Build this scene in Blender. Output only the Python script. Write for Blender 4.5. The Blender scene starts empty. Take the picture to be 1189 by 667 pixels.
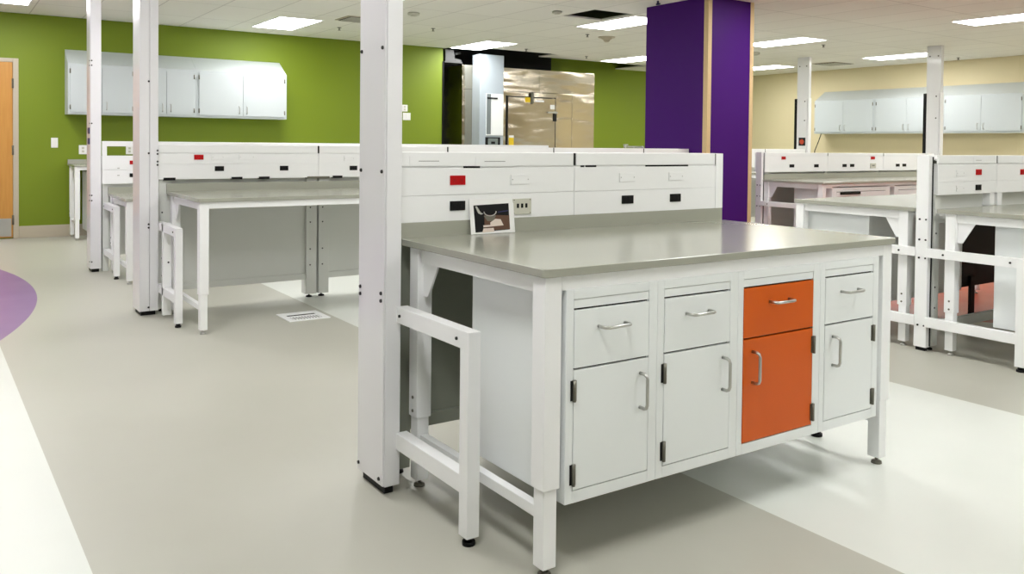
import bpy, bmesh, math, random
from mathutils import Vector, Matrix
random.seed(4)
SC = bpy.context.scene
COL = SC.collection

# ------------------------------------------------------------------ materials
def lin(r, g, b):
    f = lambda c: (c / 255 / 12.92) if c / 255 <= 0.04045 else ((c / 255 + 0.055) / 1.055) ** 2.4
    return (f(r), f(g), f(b), 1.0)

def mat(name, rgb, rough=0.5, metal=0.0, spec=0.5, var=0.0, vscale=6.0, bump=0.0, bscale=40.0, coat=0.0):
    m = bpy.data.materials.new(name); m.use_nodes = True
    nt = m.node_tree; b = nt.nodes['Principled BSDF']
    b.inputs['Base Color'].default_value = lin(*rgb)
    b.inputs['Roughness'].default_value = rough
    b.inputs['Metallic'].default_value = metal
    b.inputs['Specular IOR Level'].default_value = spec
    if coat:
        b.inputs['Coat Weight'].default_value = coat; b.inputs['Coat Roughness'].default_value = 0.08
    tc = nt.nodes.new('ShaderNodeTexCoord')
    if var:
        n = nt.nodes.new('ShaderNodeTexNoise'); n.inputs['Scale'].default_value = vscale; n.inputs['Detail'].default_value = 4
        nt.links.new(tc.outputs['Object'], n.inputs['Vector'])
        mx = nt.nodes.new('ShaderNodeMix'); mx.data_type = 'RGBA'
        c = lin(*rgb)
        mx.inputs[6].default_value = tuple(min(1, x * (1 - var)) for x in c[:3]) + (1,)
        mx.inputs[7].default_value = tuple(min(1, x * (1 + var)) for x in c[:3]) + (1,)
        nt.links.new(n.outputs['Fac'], mx.inputs[0]); nt.links.new(mx.outputs[2], b.inputs['Base Color'])
    if bump:
        n2 = nt.nodes.new('ShaderNodeTexNoise'); n2.inputs['Scale'].default_value = bscale; n2.inputs['Detail'].default_value = 3
        nt.links.new(tc.outputs['Object'], n2.inputs['Vector'])
        bp = nt.nodes.new('ShaderNodeBump'); bp.inputs['Strength'].default_value = bump; bp.inputs['Distance'].default_value = 0.01
        nt.links.new(n2.outputs['Fac'], bp.inputs['Height']); nt.links.new(bp.outputs[0], b.inputs['Normal'])
    return m

def emit(name, rgb, strength):
    m = bpy.data.materials.new(name); m.use_nodes = True
    nt = m.node_tree; nt.nodes.clear()
    e = nt.nodes.new('ShaderNodeEmission'); e.inputs[0].default_value = (*rgb, 1); e.inputs[1].default_value = strength
    o = nt.nodes.new('ShaderNodeOutputMaterial'); nt.links.new(e.outputs[0], o.inputs[0])
    return m

LAMP = 21.0
M = {}
M['white'] = mat('white_powder_coat', (247, 248, 248), 0.38, var=0.015, vscale=3)
M['gloss'] = mat('white_gloss_post', (236, 236, 238), 0.3, var=0.01, vscale=2, coat=0.4)
M['cab'] = mat('white_cabinet_paint', (240, 244, 244), 0.33, var=0.012, vscale=3)
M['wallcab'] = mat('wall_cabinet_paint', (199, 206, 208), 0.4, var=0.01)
M['top'] = mat('grey_epoxy_resin', (166, 167, 154), 0.17, spec=0.55, var=0.012, vscale=14)
M['panel'] = mat('grey_panel', (226, 228, 223), 0.5, var=0.01)
M['orange'] = mat('orange_cabinet_paint', (214, 92, 0), 0.42, spec=0.35, var=0.02, vscale=3)
M['steel'] = mat('brushed_steel', (190, 190, 186), 0.3, metal=1.0)
M['hinge'] = mat('hinge_metal', (120, 118, 108), 0.4, metal=0.8)
M['black'] = mat('black_plastic', (8, 8, 9), 0.5, spec=0.25)
M['dark'] = mat('dark_void', (28, 28, 26), 0.8)
M['bolt'] = mat('black_bolt', (14, 14, 15), 0.4)
M['red'] = mat('red_socket_plastic', (186, 2, 8), 0.55, spec=0.25)
M['greyplate'] = mat('beige_grey_socket_plate', (205, 204, 190), 0.5)
M['green'] = mat('green_wall_paint', (118, 138, 12), 0.6, var=0.02, vscale=2)
M['yellow'] = mat('cream_wall_paint', (226, 213, 174), 0.65, var=0.02, vscale=2)
M['cream'] = mat('pale_wall_paint', (222, 221, 214), 0.7, var=0.02, vscale=2)
M['panel_dark'] = mat('grey_green_panel', (150, 154, 140), 0.5, var=0.01)
M['base'] = mat('taupe_baseboard', (190, 180, 160), 0.5, var=0.02)
M['purple'] = mat('purple_column_laminate', (64, 6, 106), 0.55, spec=0.2, var=0.03, vscale=3)
M['wood'] = mat('pale_wood_trim', (208, 182, 136), 0.5, var=0.05, vscale=30)
M['duct'] = mat('galvanised_duct', (62, 63, 62), 0.6, metal=0.0, var=0.05)
M['deck'] = mat('dark_plenum', (40, 41, 40), 0.9, var=0.2, vscale=4)
M['yellowtag'] = mat('yellow_sticker', (240, 205, 20), 0.5)
M['paper'] = mat('white_paper', (244, 244, 242), 0.6)
M['ink'] = mat('grey_ink', (150, 150, 150), 0.6)
M['blue'] = mat('dark_blue_plastic', (30, 34, 90), 0.4)
M['screen'] = mat('grey_display', (120, 130, 128), 0.25)
M['orangered'] = mat('orange_red_label', (196, 70, 40), 0.5)
M['glassgrey'] = mat('grey_window_strip', (120, 128, 130), 0.2)
M['cabinet_blue'] = mat('cool_white_paint', (172, 182, 190), 0.3, var=0.01)
M['brown'] = mat('brown_print_ink', (92, 62, 44), 0.35)
M['cream_print'] = mat('cream_print_ink', (226, 212, 200), 0.4)
M['light'] = emit('ceiling_lamp_glow', (1.0, 0.995, 0.985), LAMP)

def wood_door():
    m = mat('honey_wood_veneer', (214, 150, 72), 0.4)
    nt = m.node_tree; b = nt.nodes['Principled BSDF']
    tc = nt.nodes.new('ShaderNodeTexCoord'); mp = nt.nodes.new('ShaderNodeMapping'); mp.inputs['Scale'].default_value = (14, 14, 0.8)
    n = nt.nodes.new('ShaderNodeTexNoise'); n.inputs['Scale'].default_value = 4; n.inputs['Detail'].default_value = 6
    cr = nt.nodes.new('ShaderNodeValToRGB'); cr.color_ramp.elements[0].color = lin(196, 138, 62); cr.color_ramp.elements[1].color = lin(203, 147, 70)
    cr.color_ramp.elements[0].position = 0.35; cr.color_ramp.elements[1].position = 0.65
    nt.links.new(tc.outputs['Object'], mp.inputs[0]); nt.links.new(mp.outputs[0], n.inputs['Vector'])
    nt.links.new(n.outputs['Fac'], cr.inputs[0]); nt.links.new(cr.outputs[0], b.inputs['Base Color'])
    return m
M['door'] = wood_door()

def stainless():
    m = mat('stainless_steel_sheet', (204, 196, 180), 0.16, metal=1.0)
    nt = m.node_tree; b = nt.nodes['Principled BSDF']
    tc = nt.nodes.new('ShaderNodeTexCoord')
    mp = nt.nodes.new('ShaderNodeMapping'); mp.inputs['Scale'].default_value = (0.8, 1.0, 2.6)
    n = nt.nodes.new('ShaderNodeTexNoise'); n.inputs['Scale'].default_value = 1.6; n.inputs['Detail'].default_value = 1.2
    bp = nt.nodes.new('ShaderNodeBump'); bp.inputs['Strength'].default_value = 0.23; bp.inputs['Distance'].default_value = 0.1
    nt.links.new(tc.outputs['Object'], mp.inputs[0]); nt.links.new(mp.outputs[0], n.inputs['Vector'])
    nt.links.new(n.outputs['Fac'], bp.inputs['Height']); nt.links.new(bp.outputs[0], b.inputs['Normal'])
    return m
M['stainless'] = stainless()

def floor_mat():
    m = mat('vinyl_floor', (196, 194, 180), 0.34, spec=0.3)
    nt = m.node_tree; b = nt.nodes['Principled BSDF']; L = nt.links.new
    geo = nt.nodes.new('ShaderNodeTexCoord'); sp = nt.nodes.new('ShaderNodeSeparateXYZ'); L(geo.outputs['Object'], sp.inputs[0])
    def mth(op, a, bb=None):
        n = nt.nodes.new('ShaderNodeMath'); n.operation = op
        for i, v in enumerate((a, bb)):
            if v is None: continue
            if isinstance(v, (int, float)): n.inputs[i].default_value = v
            else: L(v, n.inputs[i])
        return n.outputs[0]
    X, Y = sp.outputs[0], sp.outputs[1]
    stripe = mth('MULTIPLY', mth('GREATER_THAN', X, 0.955), mth('LESS_THAN', X, 2.857))
    # left pale field; its edge drifts slightly with depth
    edge = mth('ADD', mth('MULTIPLY', Y, -0.019), -1.052)
    left = mth('LESS_THAN', X, edge)
    pale = mth('MAXIMUM', stripe, left)
    def disc(cx, cy, r):
        dx = mth('SUBTRACT', X, cx); dy = mth('SUBTRACT', Y, cy)
        d = mth('SQRT', mth('ADD', mth('MULTIPLY', dx, dx), mth('MULTIPLY', dy, dy)))
        return mth('LESS_THAN', d, r)
    noi = nt.nodes.new('ShaderNodeTexNoise'); noi.inputs['Scale'].default_value = 2.5; noi.inputs['Detail'].default_value = 5
    L(geo.outputs['Object'], noi.inputs['Vector'])
    def mix(f, a, c):
        n = nt.nodes.new('ShaderNodeMix'); n.data_type = 'RGBA'
        if isinstance(f, (int, float)): n.inputs[0].default_value = f
        else: L(f, n.inputs[0])
        for i, v in ((6, a), (7, c)):
            if isinstance(v, tuple): n.inputs[i].default_value = v
            else: L(v, n.inputs[i])
        return n.outputs[2]
    taupe = mix(noi.outputs['Fac'], lin(178, 177, 165), lin(189, 188, 177))
    palec = mix(noi.outputs['Fac'], lin(216, 219, 212), lin(226, 229, 223))
    c = mix(pale, taupe, palec)
    c = mix(disc(-6.55, 6.25, 5.78), c, lin(140, 108, 158))
    c = mix(disc(6.7, 2.4, 2.1), c, lin(160, 46, 0))
    L(c, b.inputs['Base Color'])
    # slight unevenness of the sheen
    rr = nt.nodes.new('ShaderNodeMapRange'); rr.inputs[3].default_value = 0.28; rr.inputs[4].default_value = 0.42
    L(noi.outputs['Fac'], rr.inputs[0]); L(rr.outputs[0], b.inputs['Roughness'])
    return m
M['floor'] = floor_mat()

def ceil_mat():
    m = mat('ceiling_tiles', (214, 209, 198), 0.8)
    nt = m.node_tree; b = nt.nodes['Principled BSDF']; L = nt.links.new
    tc = nt.nodes.new('ShaderNodeTexCoord'); mp = nt.nodes.new('ShaderNodeMapping')
    mp.inputs['Location'].default_value = (-5.02, -5.90, 0)
    L(tc.outputs['Object'], mp.inputs[0])
    br = nt.nodes.new('ShaderNodeTexBrick'); br.offset = 0.0; br.inputs['Scale'].default_value = 1.0
    br.inputs['Brick Width'].default_value = 0.61; br.inputs['Row Height'].default_value = 1.22
    br.inputs['Mortar Size'].default_value = 0.008; br.inputs['Mortar Smooth'].default_value = 0.3
    br.inputs['Color1'].default_value = lin(240, 238, 230); br.inputs['Color2'].default_value = lin(236, 234, 226)
    br.inputs['Mortar'].default_value = lin(205, 202, 194)
    L(mp.outputs[0], br.inputs['Vector']); L(br.outputs['Color'], b.inputs['Base Color'])
    return m
M['ceiling'] = ceil_mat()

# ------------------------------------------------------------------ mesh builder
class MB:
    def __init__(self): self.bm = bmesh.new()
    def box(self, x0, x1, y0, y1, z0, z1, bev=0.0, mi=0, seg=2):
        b = bmesh.new()
        vs = [b.verts.new((x, y, z)) for x in (x0, x1) for y in (y0, y1) for z in (z0, z1)]
        for f in ((0, 1, 3, 2), (4, 6, 7, 5), (0, 4, 5, 1), (2, 3, 7, 6), (0, 2, 6, 4), (1, 5, 7, 3)):
            b.faces.new([vs[i] for i in f])
        bmesh.ops.recalc_face_normals(b, faces=b.faces)
        bev = min(bev, 0.45 * min(abs(x1 - x0), abs(y1 - y0), abs(z1 - z0)))
        if bev > 0: bmesh.ops.bevel(b, geom=list(b.edges), offset=bev, segments=seg, profile=0.6, affect='EDGES')
        for f in b.faces: f.material_index = mi
        return self.merge(b)
    def slab(self, x0, x1, y0, y1, z0, z1, r=0.016, bev=0.0018, mi=0):
        b = bmesh.new(); pts = []
        for cx, cy, a0 in ((x1 - r, y1 - r, 0), (x0 + r, y1 - r, 90), (x0 + r, y0 + r, 180), (x1 - r, y0 + r, 270)):
            for k in range(6):
                a = math.radians(a0 + 18 * k); pts.append((cx + r * math.cos(a), cy + r * math.sin(a)))
        lo = [b.verts.new((x, y, z0)) for x, y in pts]; hi = [b.verts.new((x, y, z1)) for x, y in pts]; n = len(pts)
        b.faces.new(lo); tp = b.faces.new(hi)
        for i in range(n): b.faces.new((lo[i], lo[(i + 1) % n], hi[(i + 1) % n], hi[i]))
        bmesh.ops.recalc_face_normals(b, faces=b.faces)
        bmesh.ops.bevel(b, geom=[e for e in b.edges if abs(e.verts[0].co.z - e.verts[1].co.z) < 1e-6], offset=bev, segments=1, affect='EDGES')
        for f in b.faces: f.material_index = mi
        return self.merge(b)
    def merge(self, b):
        me = bpy.data.meshes.new('tmp'); b.to_mesh(me); b.free(); self.bm.from_mesh(me); bpy.data.meshes.remove(me)
        return self
    def cyl(self, p, q, r, seg=16, r2=None, mi=0, bev=0.0):
        p, q = Vector(p), Vector(q); d = q - p
        b = bmesh.new()
        bmesh.ops.create_cone(b, cap_ends=True, segments=seg, radius1=r, radius2=r if r2 is None else r2, depth=d.length)
        if bev: bmesh.ops.bevel(b, geom=[e for e in b.edges if len(e.link_faces) == 2 and any(len(f.verts) > 4 for f in e.link_faces)], offset=bev, segments=2, affect='EDGES')
        rot = d.to_track_quat('Z', 'Y').to_matrix().to_4x4()
        bmesh.ops.transform(b, matrix=Matrix.Translation((p + q) / 2) @ rot, verts=b.verts)
        for f in b.faces: f.material_index = mi; f.smooth = len(f.verts) == 4
        return self.merge(b)
    def tube(self, pts, r, seg=10, mi=0):
        pts = [Vector(p) for p in pts]; b = bmesh.new(); rings = []
        up = Vector((0.31, 0.2, 0.93)).normalized()
        for i, p in enumerate(pts):
            t = (pts[min(i + 1, len(pts) - 1)] - pts[max(i - 1, 0)]).normalized()
            a = t.cross(up).normalized(); c = t.cross(a)
            rings.append([b.verts.new(p + r * (math.cos(k * 2 * math.pi / seg) * a + math.sin(k * 2 * math.pi / seg) * c)) for k in range(seg)])
        for i in range(len(rings) - 1):
            for k in range(seg):
                f = b.faces.new((rings[i][k], rings[i][(k + 1) % seg], rings[i + 1][(k + 1) % seg], rings[i + 1][k])); f.smooth = True
        b.faces.new(rings[0]); b.faces.new(rings[-1])
        bmesh.ops.recalc_face_normals(b, faces=b.faces)
        for f in b.faces: f.material_index = mi
        return self.merge(b)
    def prism(self, pts, d, mi=0):
        """polygon pts (3-D, planar) extruded by vector d"""
        b = bmesh.new(); d = Vector(d)
        lo = [b.verts.new(p) for p in pts]; hi = [b.verts.new(Vector(p) + d) for p in pts]
        b.faces.new(lo); b.faces.new(hi); n = len(pts)
        for i in range(n): b.faces.new((lo[i], lo[(i + 1) % n], hi[(i + 1) % n], hi[i]))
        bmesh.ops.recalc_face_normals(b, faces=b.faces)
        for f in b.faces: f.material_index = mi
        return self.merge(b)
    def dome(self, c, r, h, seg=20, mi=0, down=True):
        b = bmesh.new(); bmesh.ops.create_uvsphere(b, u_segments=seg, v_segments=10, radius=1)
        bmesh.ops.delete(b, geom=[v for v in b.verts if v.co.z > 0.01], context='VERTS')
        bmesh.ops.contextual_create(b, geom=[e for e in b.edges if len(e.link_faces) == 1])
        for v in b.verts: v.co = Vector((v.co.x * r, v.co.y * r, v.co.z * h)) + Vector(c)
        bmesh.ops.recalc_face_normals(b, faces=b.faces)
        for f in b.faces: f.smooth = len(f.verts) < 6; f.material_index = mi
        return self.merge(b)

def origin_of(o):
    p = Vector((0, 0, 0))
    while o is not None:
        p += o.location; o = o.parent
    return p

def obj(name, mb, mats, parent=None, label=None):
    """links the builder's geometry (given in room coordinates) as ONE mesh object"""
    me = bpy.data.meshes.new(name)
    bm = mb.bm
    co = [v.co for v in bm.verts]
    lo = Vector((min(c.x for c in co), min(c.y for c in co), min(c.z for c in co)))
    hi = Vector((max(c.x for c in co), max(c.y for c in co), max(c.z for c in co)))
    org = Vector(((lo.x + hi.x) / 2, (lo.y + hi.y) / 2, lo.z))
    for v in bm.verts: v.co -= org
    bm.to_mesh(me); bm.free()
    for m in (mats if isinstance(mats, (list, tuple)) else [mats]): me.materials.append(M[m] if isinstance(m, str) else m)
    o = bpy.data.objects.new(name, me); COL.objects.link(o)
    if parent is not None:
        o.parent = parent; o.location = org - origin_of(parent)
    else:
        o.location = org
    if label: o['label'] = label
    return o

def tag(o, label, cat, group=None):
    o['label'] = label; o['category'] = cat
    if group: o['group'] = group
    return o

def thing(name, label, cat, loc, group=None):
    o = bpy.data.objects.new(name, None); COL.objects.link(o); o.location = loc; o.empty_display_size = 0.1
    return tag(o, label, cat, group)

def struct(name, mb, mats, parent=None):
    o = obj(name, mb, mats, parent)
    if parent is None: o['kind'] = 'structure'
    return o

def copy_thing(o, loc):
    """a copy of a thing with copies of its parts and sub-parts"""
    r = o.copy(); COL.objects.link(r); r.location = loc
    for ch in list(o.children):
        c = ch.copy(); COL.objects.link(c); c.parent = r
        for g in list(ch.children):
            d = g.copy(); COL.objects.link(d); d.parent = c
    return r

# ------------------------------------------------------------------ room shell
HC, YB, YB2, XR = 2.88, 10.60, 11.75, 13.88
XL, YF, XE = -5.0, -5.5, 5.605
DECK = 3.7
fl = MB(); fl.box(XL - 0.1, XR + 0.1, YF - 0.1, YB2 + 0.1, -0.1, 0)
o = struct('floor', fl, 'floor')
# keep the floor pattern in room coordinates
for v in o.data.vertices: v.co += o.location
o.location = (0, 0, 0)

w = MB(); w.box(XL, XE, YB, YB + 0.12, 0, DECK); struct('wall_back', w, 'green')
w = MB(); w.box(XE - 0.12, XE, YB + 0.12, YB2, 0, DECK); struct('wall_recess', w, 'green')
w = MB(); w.box(8.72, XR + 0.12, YB2, YB2 + 0.12, 0, DECK); struct('wall_alcove', w, 'green')
w = MB(); w.box(XE - 0.12, 8.72, YB2, YB2 + 0.12, 0, DECK); struct('wall_alcove_dark', w, 'deck')  # dark of the gap above the cold room is put into the wall colour
w = MB(); w.box(XR, XR + 0.12, YF, YB2, 0, DECK); struct('wall_right', w, 'yellow')
w = MB(); w.box(XL - 0.12, XL, YF, YB + 0.12, 0, DECK); struct('wall_left', w, 'cream')
w = MB(); w.box(XL, XR, YF - 0.12, YF, 0, DECK); struct('wall_front', w, 'cream')
w = MB(); w.box(XL - 0.12, XR + 0.12, YF - 0.12, YB2 + 0.12, DECK, DECK + 0.1); struct('ceiling_deck', w, 'deck')
w = MB(); w.box(-0.59, 5.6, YB - 0.014, YB, 0, 0.155, 0.004); struct('baseboard_back', w, 'base')
w = MB(); w.box(XR - 0.014, XR, YF, YB2, 0, 0.155, 0.004); struct('baseboard_right', w, 'base')
w = MB(); w.box(XE - 0.012, XE + 0.014, YB - 0.012, YB + 0.06, 0, HC - 0.22, 0.002); struct('trim_1', w, 'black')

# ceiling grid with its missing tiles
holes = [(5.02, 5.63, 5.90, 6.52), (5.66, 7.69, 10.17, 10.75), (5.605, 10.4, 10.75, YB2)]
xs = sorted({XL, XR, *[h[0] for h in holes], *[h[1] for h in holes]})
ys = sorted({YF, YB2, *[h[2] for h in holes], *[h[3] for h in holes]})
c = MB()
for i in range(len(xs) - 1):
    for j in range(len(ys) - 1):
        mx, my = (xs[i] + xs[i + 1]) / 2, (ys[j] + ys[j + 1]) / 2
        if any(h[0] < mx < h[1] and h[2] < my < h[3] for h in holes): continue
        c.box(xs[i], xs[i + 1], ys[j], ys[j + 1], HC, HC + 0.02)
o = struct('ceiling', c, 'ceiling')
off = o.location.copy(); off.z = 0
for v in o.data.vertices: v.co += off
o.location = (0, 0, o.location.z)

# door in the green wall
d = bpy.data.objects.new('door_1', None); COL.objects.link(d); d.location = (-1.1, YB, 0); d['kind'] = 'structure'
m_ = MB(); m_.box(-0.655, -0.592, YB - 0.03, YB, 0, 2.30, 0.004).box(-1.62, -0.655, YB - 0.03, YB, 2.25, 2.30, 0.004).box(-1.68, -1.62, YB - 0.03, YB, 0, 2.30, 0.004)
obj('door_frame', m_, 'base', d)
m_ = MB(); m_.box(-1.62, -0.657, YB - 0.022, YB - 0.002, 0.015, 2.248, 0.002); leaf = obj('door_leaf', m_, 'door', d)
m_ = MB(); m_.box(-1.60, -0.675, YB - 0.025, YB - 0.022, 0.03, 0.26, 0.001); obj('kick_plate', m_, 'steel', leaf)
for z in (0.24, 1.13, 1.98):
    m_ = MB(); m_.box(-0.668, -0.644, YB - 0.036, YB - 0.02, z - 0.06, z + 0.06, 0.002).cyl((-0.656, YB - 0.038, z - 0.062), (-0.656, YB - 0.038, z + 0.062), 0.008)
    obj('hinge', m_, 'hinge', d)

# ------------------------------------------------------------------ purple column
ck = (5.387, 6.112, 4.44, 5.41)
col = thing('column', 'tall purple column with pale wood corner guards behind the main bench', 'column', ((ck[0] + ck[1]) / 2, (ck[2] + ck[3]) / 2, 0))
m_ = MB(); m_.box(ck[0] + 0.004, ck[1] - 0.004, ck[2] + 0.004, ck[3] - 0.004, 0, HC, 0.002); obj('cladding', m_, 'purple', col)
for sx in (0, 1):
    for sy in (2, 3):
        if sx == 0 and sy == 3: continue
        x, y = ck[sx], ck[sy]; dx = 0.056 if sx == 0 else -0.056; dy = 0.062 if sy == 2 else -0.062
        t = 0.008 if sx == 0 else -0.008; u = 0.008 if sy == 2 else -0.008
        m_ = MB(); m_.prism([(x, y, 0), (x + dx, y, 0), (x + dx, y + u, 0), (x + t, y + u, 0), (x + t, y + dy, 0), (x, y + dy, 0)], (0, 0, HC - 0.002))
        obj('corner_guard', m_, 'wood', col)

# ------------------------------------------------------------------ bench parts
def handle(p, axis, length, name='handle', out=(0, -1, 0), parent=None, r=0.0055, proj=0.034):
    """a bent rod pull standing off a face"""
    p = Vector(p); a = Vector(axis); n = Vector(out); h = length / 2
    k = 0.014
    pts = [p - a * h, p - a * h + n * (proj - k), p - a * (h - k * .3) + n * (proj - k * .3), p - a * (h - k) + n * proj,
           p + a * (h - k) + n * proj, p + a * (h - k * .3) + n * (proj - k * .3), p + a * h + n * (proj - k), p + a * h]
    m = MB(); m.tube(pts, r)
    return obj(name, m, 'steel', parent)

def base_cabinet(x0, x1, yf, z0, z1, depth, hinge_side, paint, label, op, group, sgn=1, cat='cabinet'):
    """op = (ox0, ox1) opening; sgn=+1: front faces -Y, depth runs +Y; -1: mirrored"""
    Y = lambda d: yf + sgn * d
    def B(m, a, b, d0, d1, zz0, zz1, bev=0.0015, mi=0):
        m.box(a, b, min(Y(d0), Y(d1)), max(Y(d0), Y(d1)), zz0, zz1, bev, mi)
    root = thing('base_cabinet', label, cat, ((x0 + x1) / 2, Y(depth / 2), z0), group)
    ox0, ox1 = op
    zb, zm, zt, zf = z0 + 0.036, z0 + 0.399, z0 + 0.577, z0 + 0.607
    m = MB()
    B(m, x0, ox0, 0, depth, z0, z1, 0.002); B(m, ox1, x1, 0, depth, z0, z1, 0.002)
    B(m, ox0, ox1, 0, depth, z0, zb, 0.001); B(m, ox0, ox1, 0, depth, zf, z1, 0.001)
    B(m, ox0, ox1, 0.025, depth, zb, zf, 0)
    B(m, ox0 + .002, ox1 - .002, 0.0015, 0.03, zt + 0.003, zf - 0.0015, 0.0008)
    B(m, ox0, ox1, 0.012, 0.03, zb, zt + .004, 0, 1)
    obj('body', m, ['cab', 'dark'], root)
    g = 0.0022
    m = MB(); B(m, ox0 + g, ox1 - g, -0.001, 0.02, zm + 0.003, zt - 0.003, 0.0018); dr = obj('drawer', m, paint, root, 'orange drawer front' if paint == 'orange' else None)
    n = (0, -sgn, 0)
    cx = (ox0 + ox1) / 2
    handle((cx - 0.004, Y(-0.001), z0 + 0.518), (1, 0, 0), 0.104, parent=dr, out=n)
    m = MB(); B(m, ox0 + g, ox1 - g, -0.001, 0.02, zb + 0.003, zm - 0.003, 0.0018); do = obj('door', m, paint, root, 'orange door' if paint == 'orange' else None)
    hx = ox1 - 0.036 if hinge_side == 'l' else ox0 + 0.048
    handle((hx, Y(-0.001), z0 + 0.298), (0, 0, 1), 0.108, parent=do, out=n)
    ex = ox0 if hinge_side == 'l' else ox1
    for zc in (z0 + 0.337, z0 + 0.086):
        m = MB(); B(m, ex - 0.004, ex + 0.009 if hinge_side == 'l' else ex + 0.004, -0.006, 0.001, zc - 0.031, zc + 0.031, 0.001)
        if hinge_side == 'r': B(m, ex - 0.009, ex, -0.0045, 0.001, zc - 0.031, zc + 0.031, 0.001)
        m.cyl((ex, Y(-0.007), zc - 0.032), (ex, Y(-0.007), zc + 0.032), 0.0052, 10)
        m.box(ex - 0.0105, ex - 0.004, min(Y(-.002), Y(.001)), max(Y(-.002), Y(.001)), zc - 0.03, zc + 0.03, 0, 1)
        obj('hinge', m, ['hinge', 'bolt'], do)
    return root

def foot_mb(x, y, top=0.03, r=0.021):
    m = MB(); m.cyl((x, y, 0), (x, y, 0.009), r, 18, r * 0.92).cyl((x, y, 0.009), (x, y, 0.014), r * 0.92, 18, 0.010).cyl((x, y, 0.012), (x, y, top), 0.0065, 10)
    return m

def lab_bench(x0, x1, yf, depth, zt, label, sgn=1, group=None, splash=True, low=0.165, back_low=False, foot='steel', leg_sides=(0, 1)):
    Y = lambda d: yf + sgn * d
    def B(m, a, b, d0, d1, zz0, zz1, bev=0.002, mi=0):
        m.box(a, b, min(Y(d0), Y(d1)), max(Y(d0), Y(d1)), zz0, zz1, bev, mi)
    t = 0.025
    root = thing('lab_bench', label, 'bench', ((x0 + x1) / 2, Y(depth / 2), 0), group)
    m = MB(); m.slab(x0, x1, min(Y(0), Y(depth)), max(Y(0), Y(depth)), zt - t, zt)
    wt = obj('worktop', m, 'top', root, 'grey resin worktop')
    if splash:
        m = MB(); B(m, x0 + 0.001, x1 - 0.001, depth - 0.0005, depth + 0.02, zt - 0.02, zt + 0.058, 0.002); obj('backsplash', m, 'top', wt)
    zu = zt - t
    m = MB()
    B(m, x0 + 0.072, x1 - 0.072, 0.012, 0.045, zu - 0.043, zu, 0.002)              # front apron
    B(m, x0 + 0.072, x1 - 0.072, depth - 0.09, depth - 0.06, zu - 0.05, zu, 0.002)  # rear apron
    for s, e in ((x0, 1), (x1, -1)):
        a, b = sorted((s + e * 0.024, s + e * 0.06))
        B(m, a, b, 0.075, depth - 0.118, zu - 0.053, zu, 0.002)
    obj('apron_frame', m, 'white', root)
    for s, e in ((x0, 1), (x1, -1)):
        a, b = sorted((s + e * 0.028, s + e * 0.058))
        m = MB(); B(m, a, b, 0.07, depth - 0.115, low, low + 0.035, 0.002); obj('stretcher', m, 'white', root)
        g0, g1 = sorted((s + e * 0.036, s + e * 0.044))
        m = MB(); m.prism([(g0, Y(depth - 0.118), zu - 0.053), (g0, Y(depth - 0.225), zu - 0.053), (g0, Y(depth - 0.15), zu - 0.176), (g0, Y(depth - 0.118), zu - 0.176)], (g1 - g0, 0, 0))
        obj('gusset', m, 'white', root)
        for d0 in (0.012, depth - 0.118):
            a, b = sorted((s + e * 0.012, s + e * 0.072))
            m = MB(); B(m, a, b, d0, d0 + 0.063, 0.262, zu, 0.003)
            B(m, a + 0.006, b - 0.006, d0 + 0.006, d0 + 0.057, 0.028, 0.264, 0.003)
            if d0 > 0.1:
                for zz in (0.285, 0.335):
                    m.cyl(((a if e > 0 else b), Y(d0 + 0.03), zz), ((a if e > 0 else b) - e * 0.003, Y(d0 + 0.03), zz), 0.006, 10, mi=1)
            lg = obj('leg', m, ['white', 'hinge'], root)
            obj('foot', foot_mb((a + b) / 2, Y(d0 + 0.031)), foot, lg)
    return root

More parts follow.
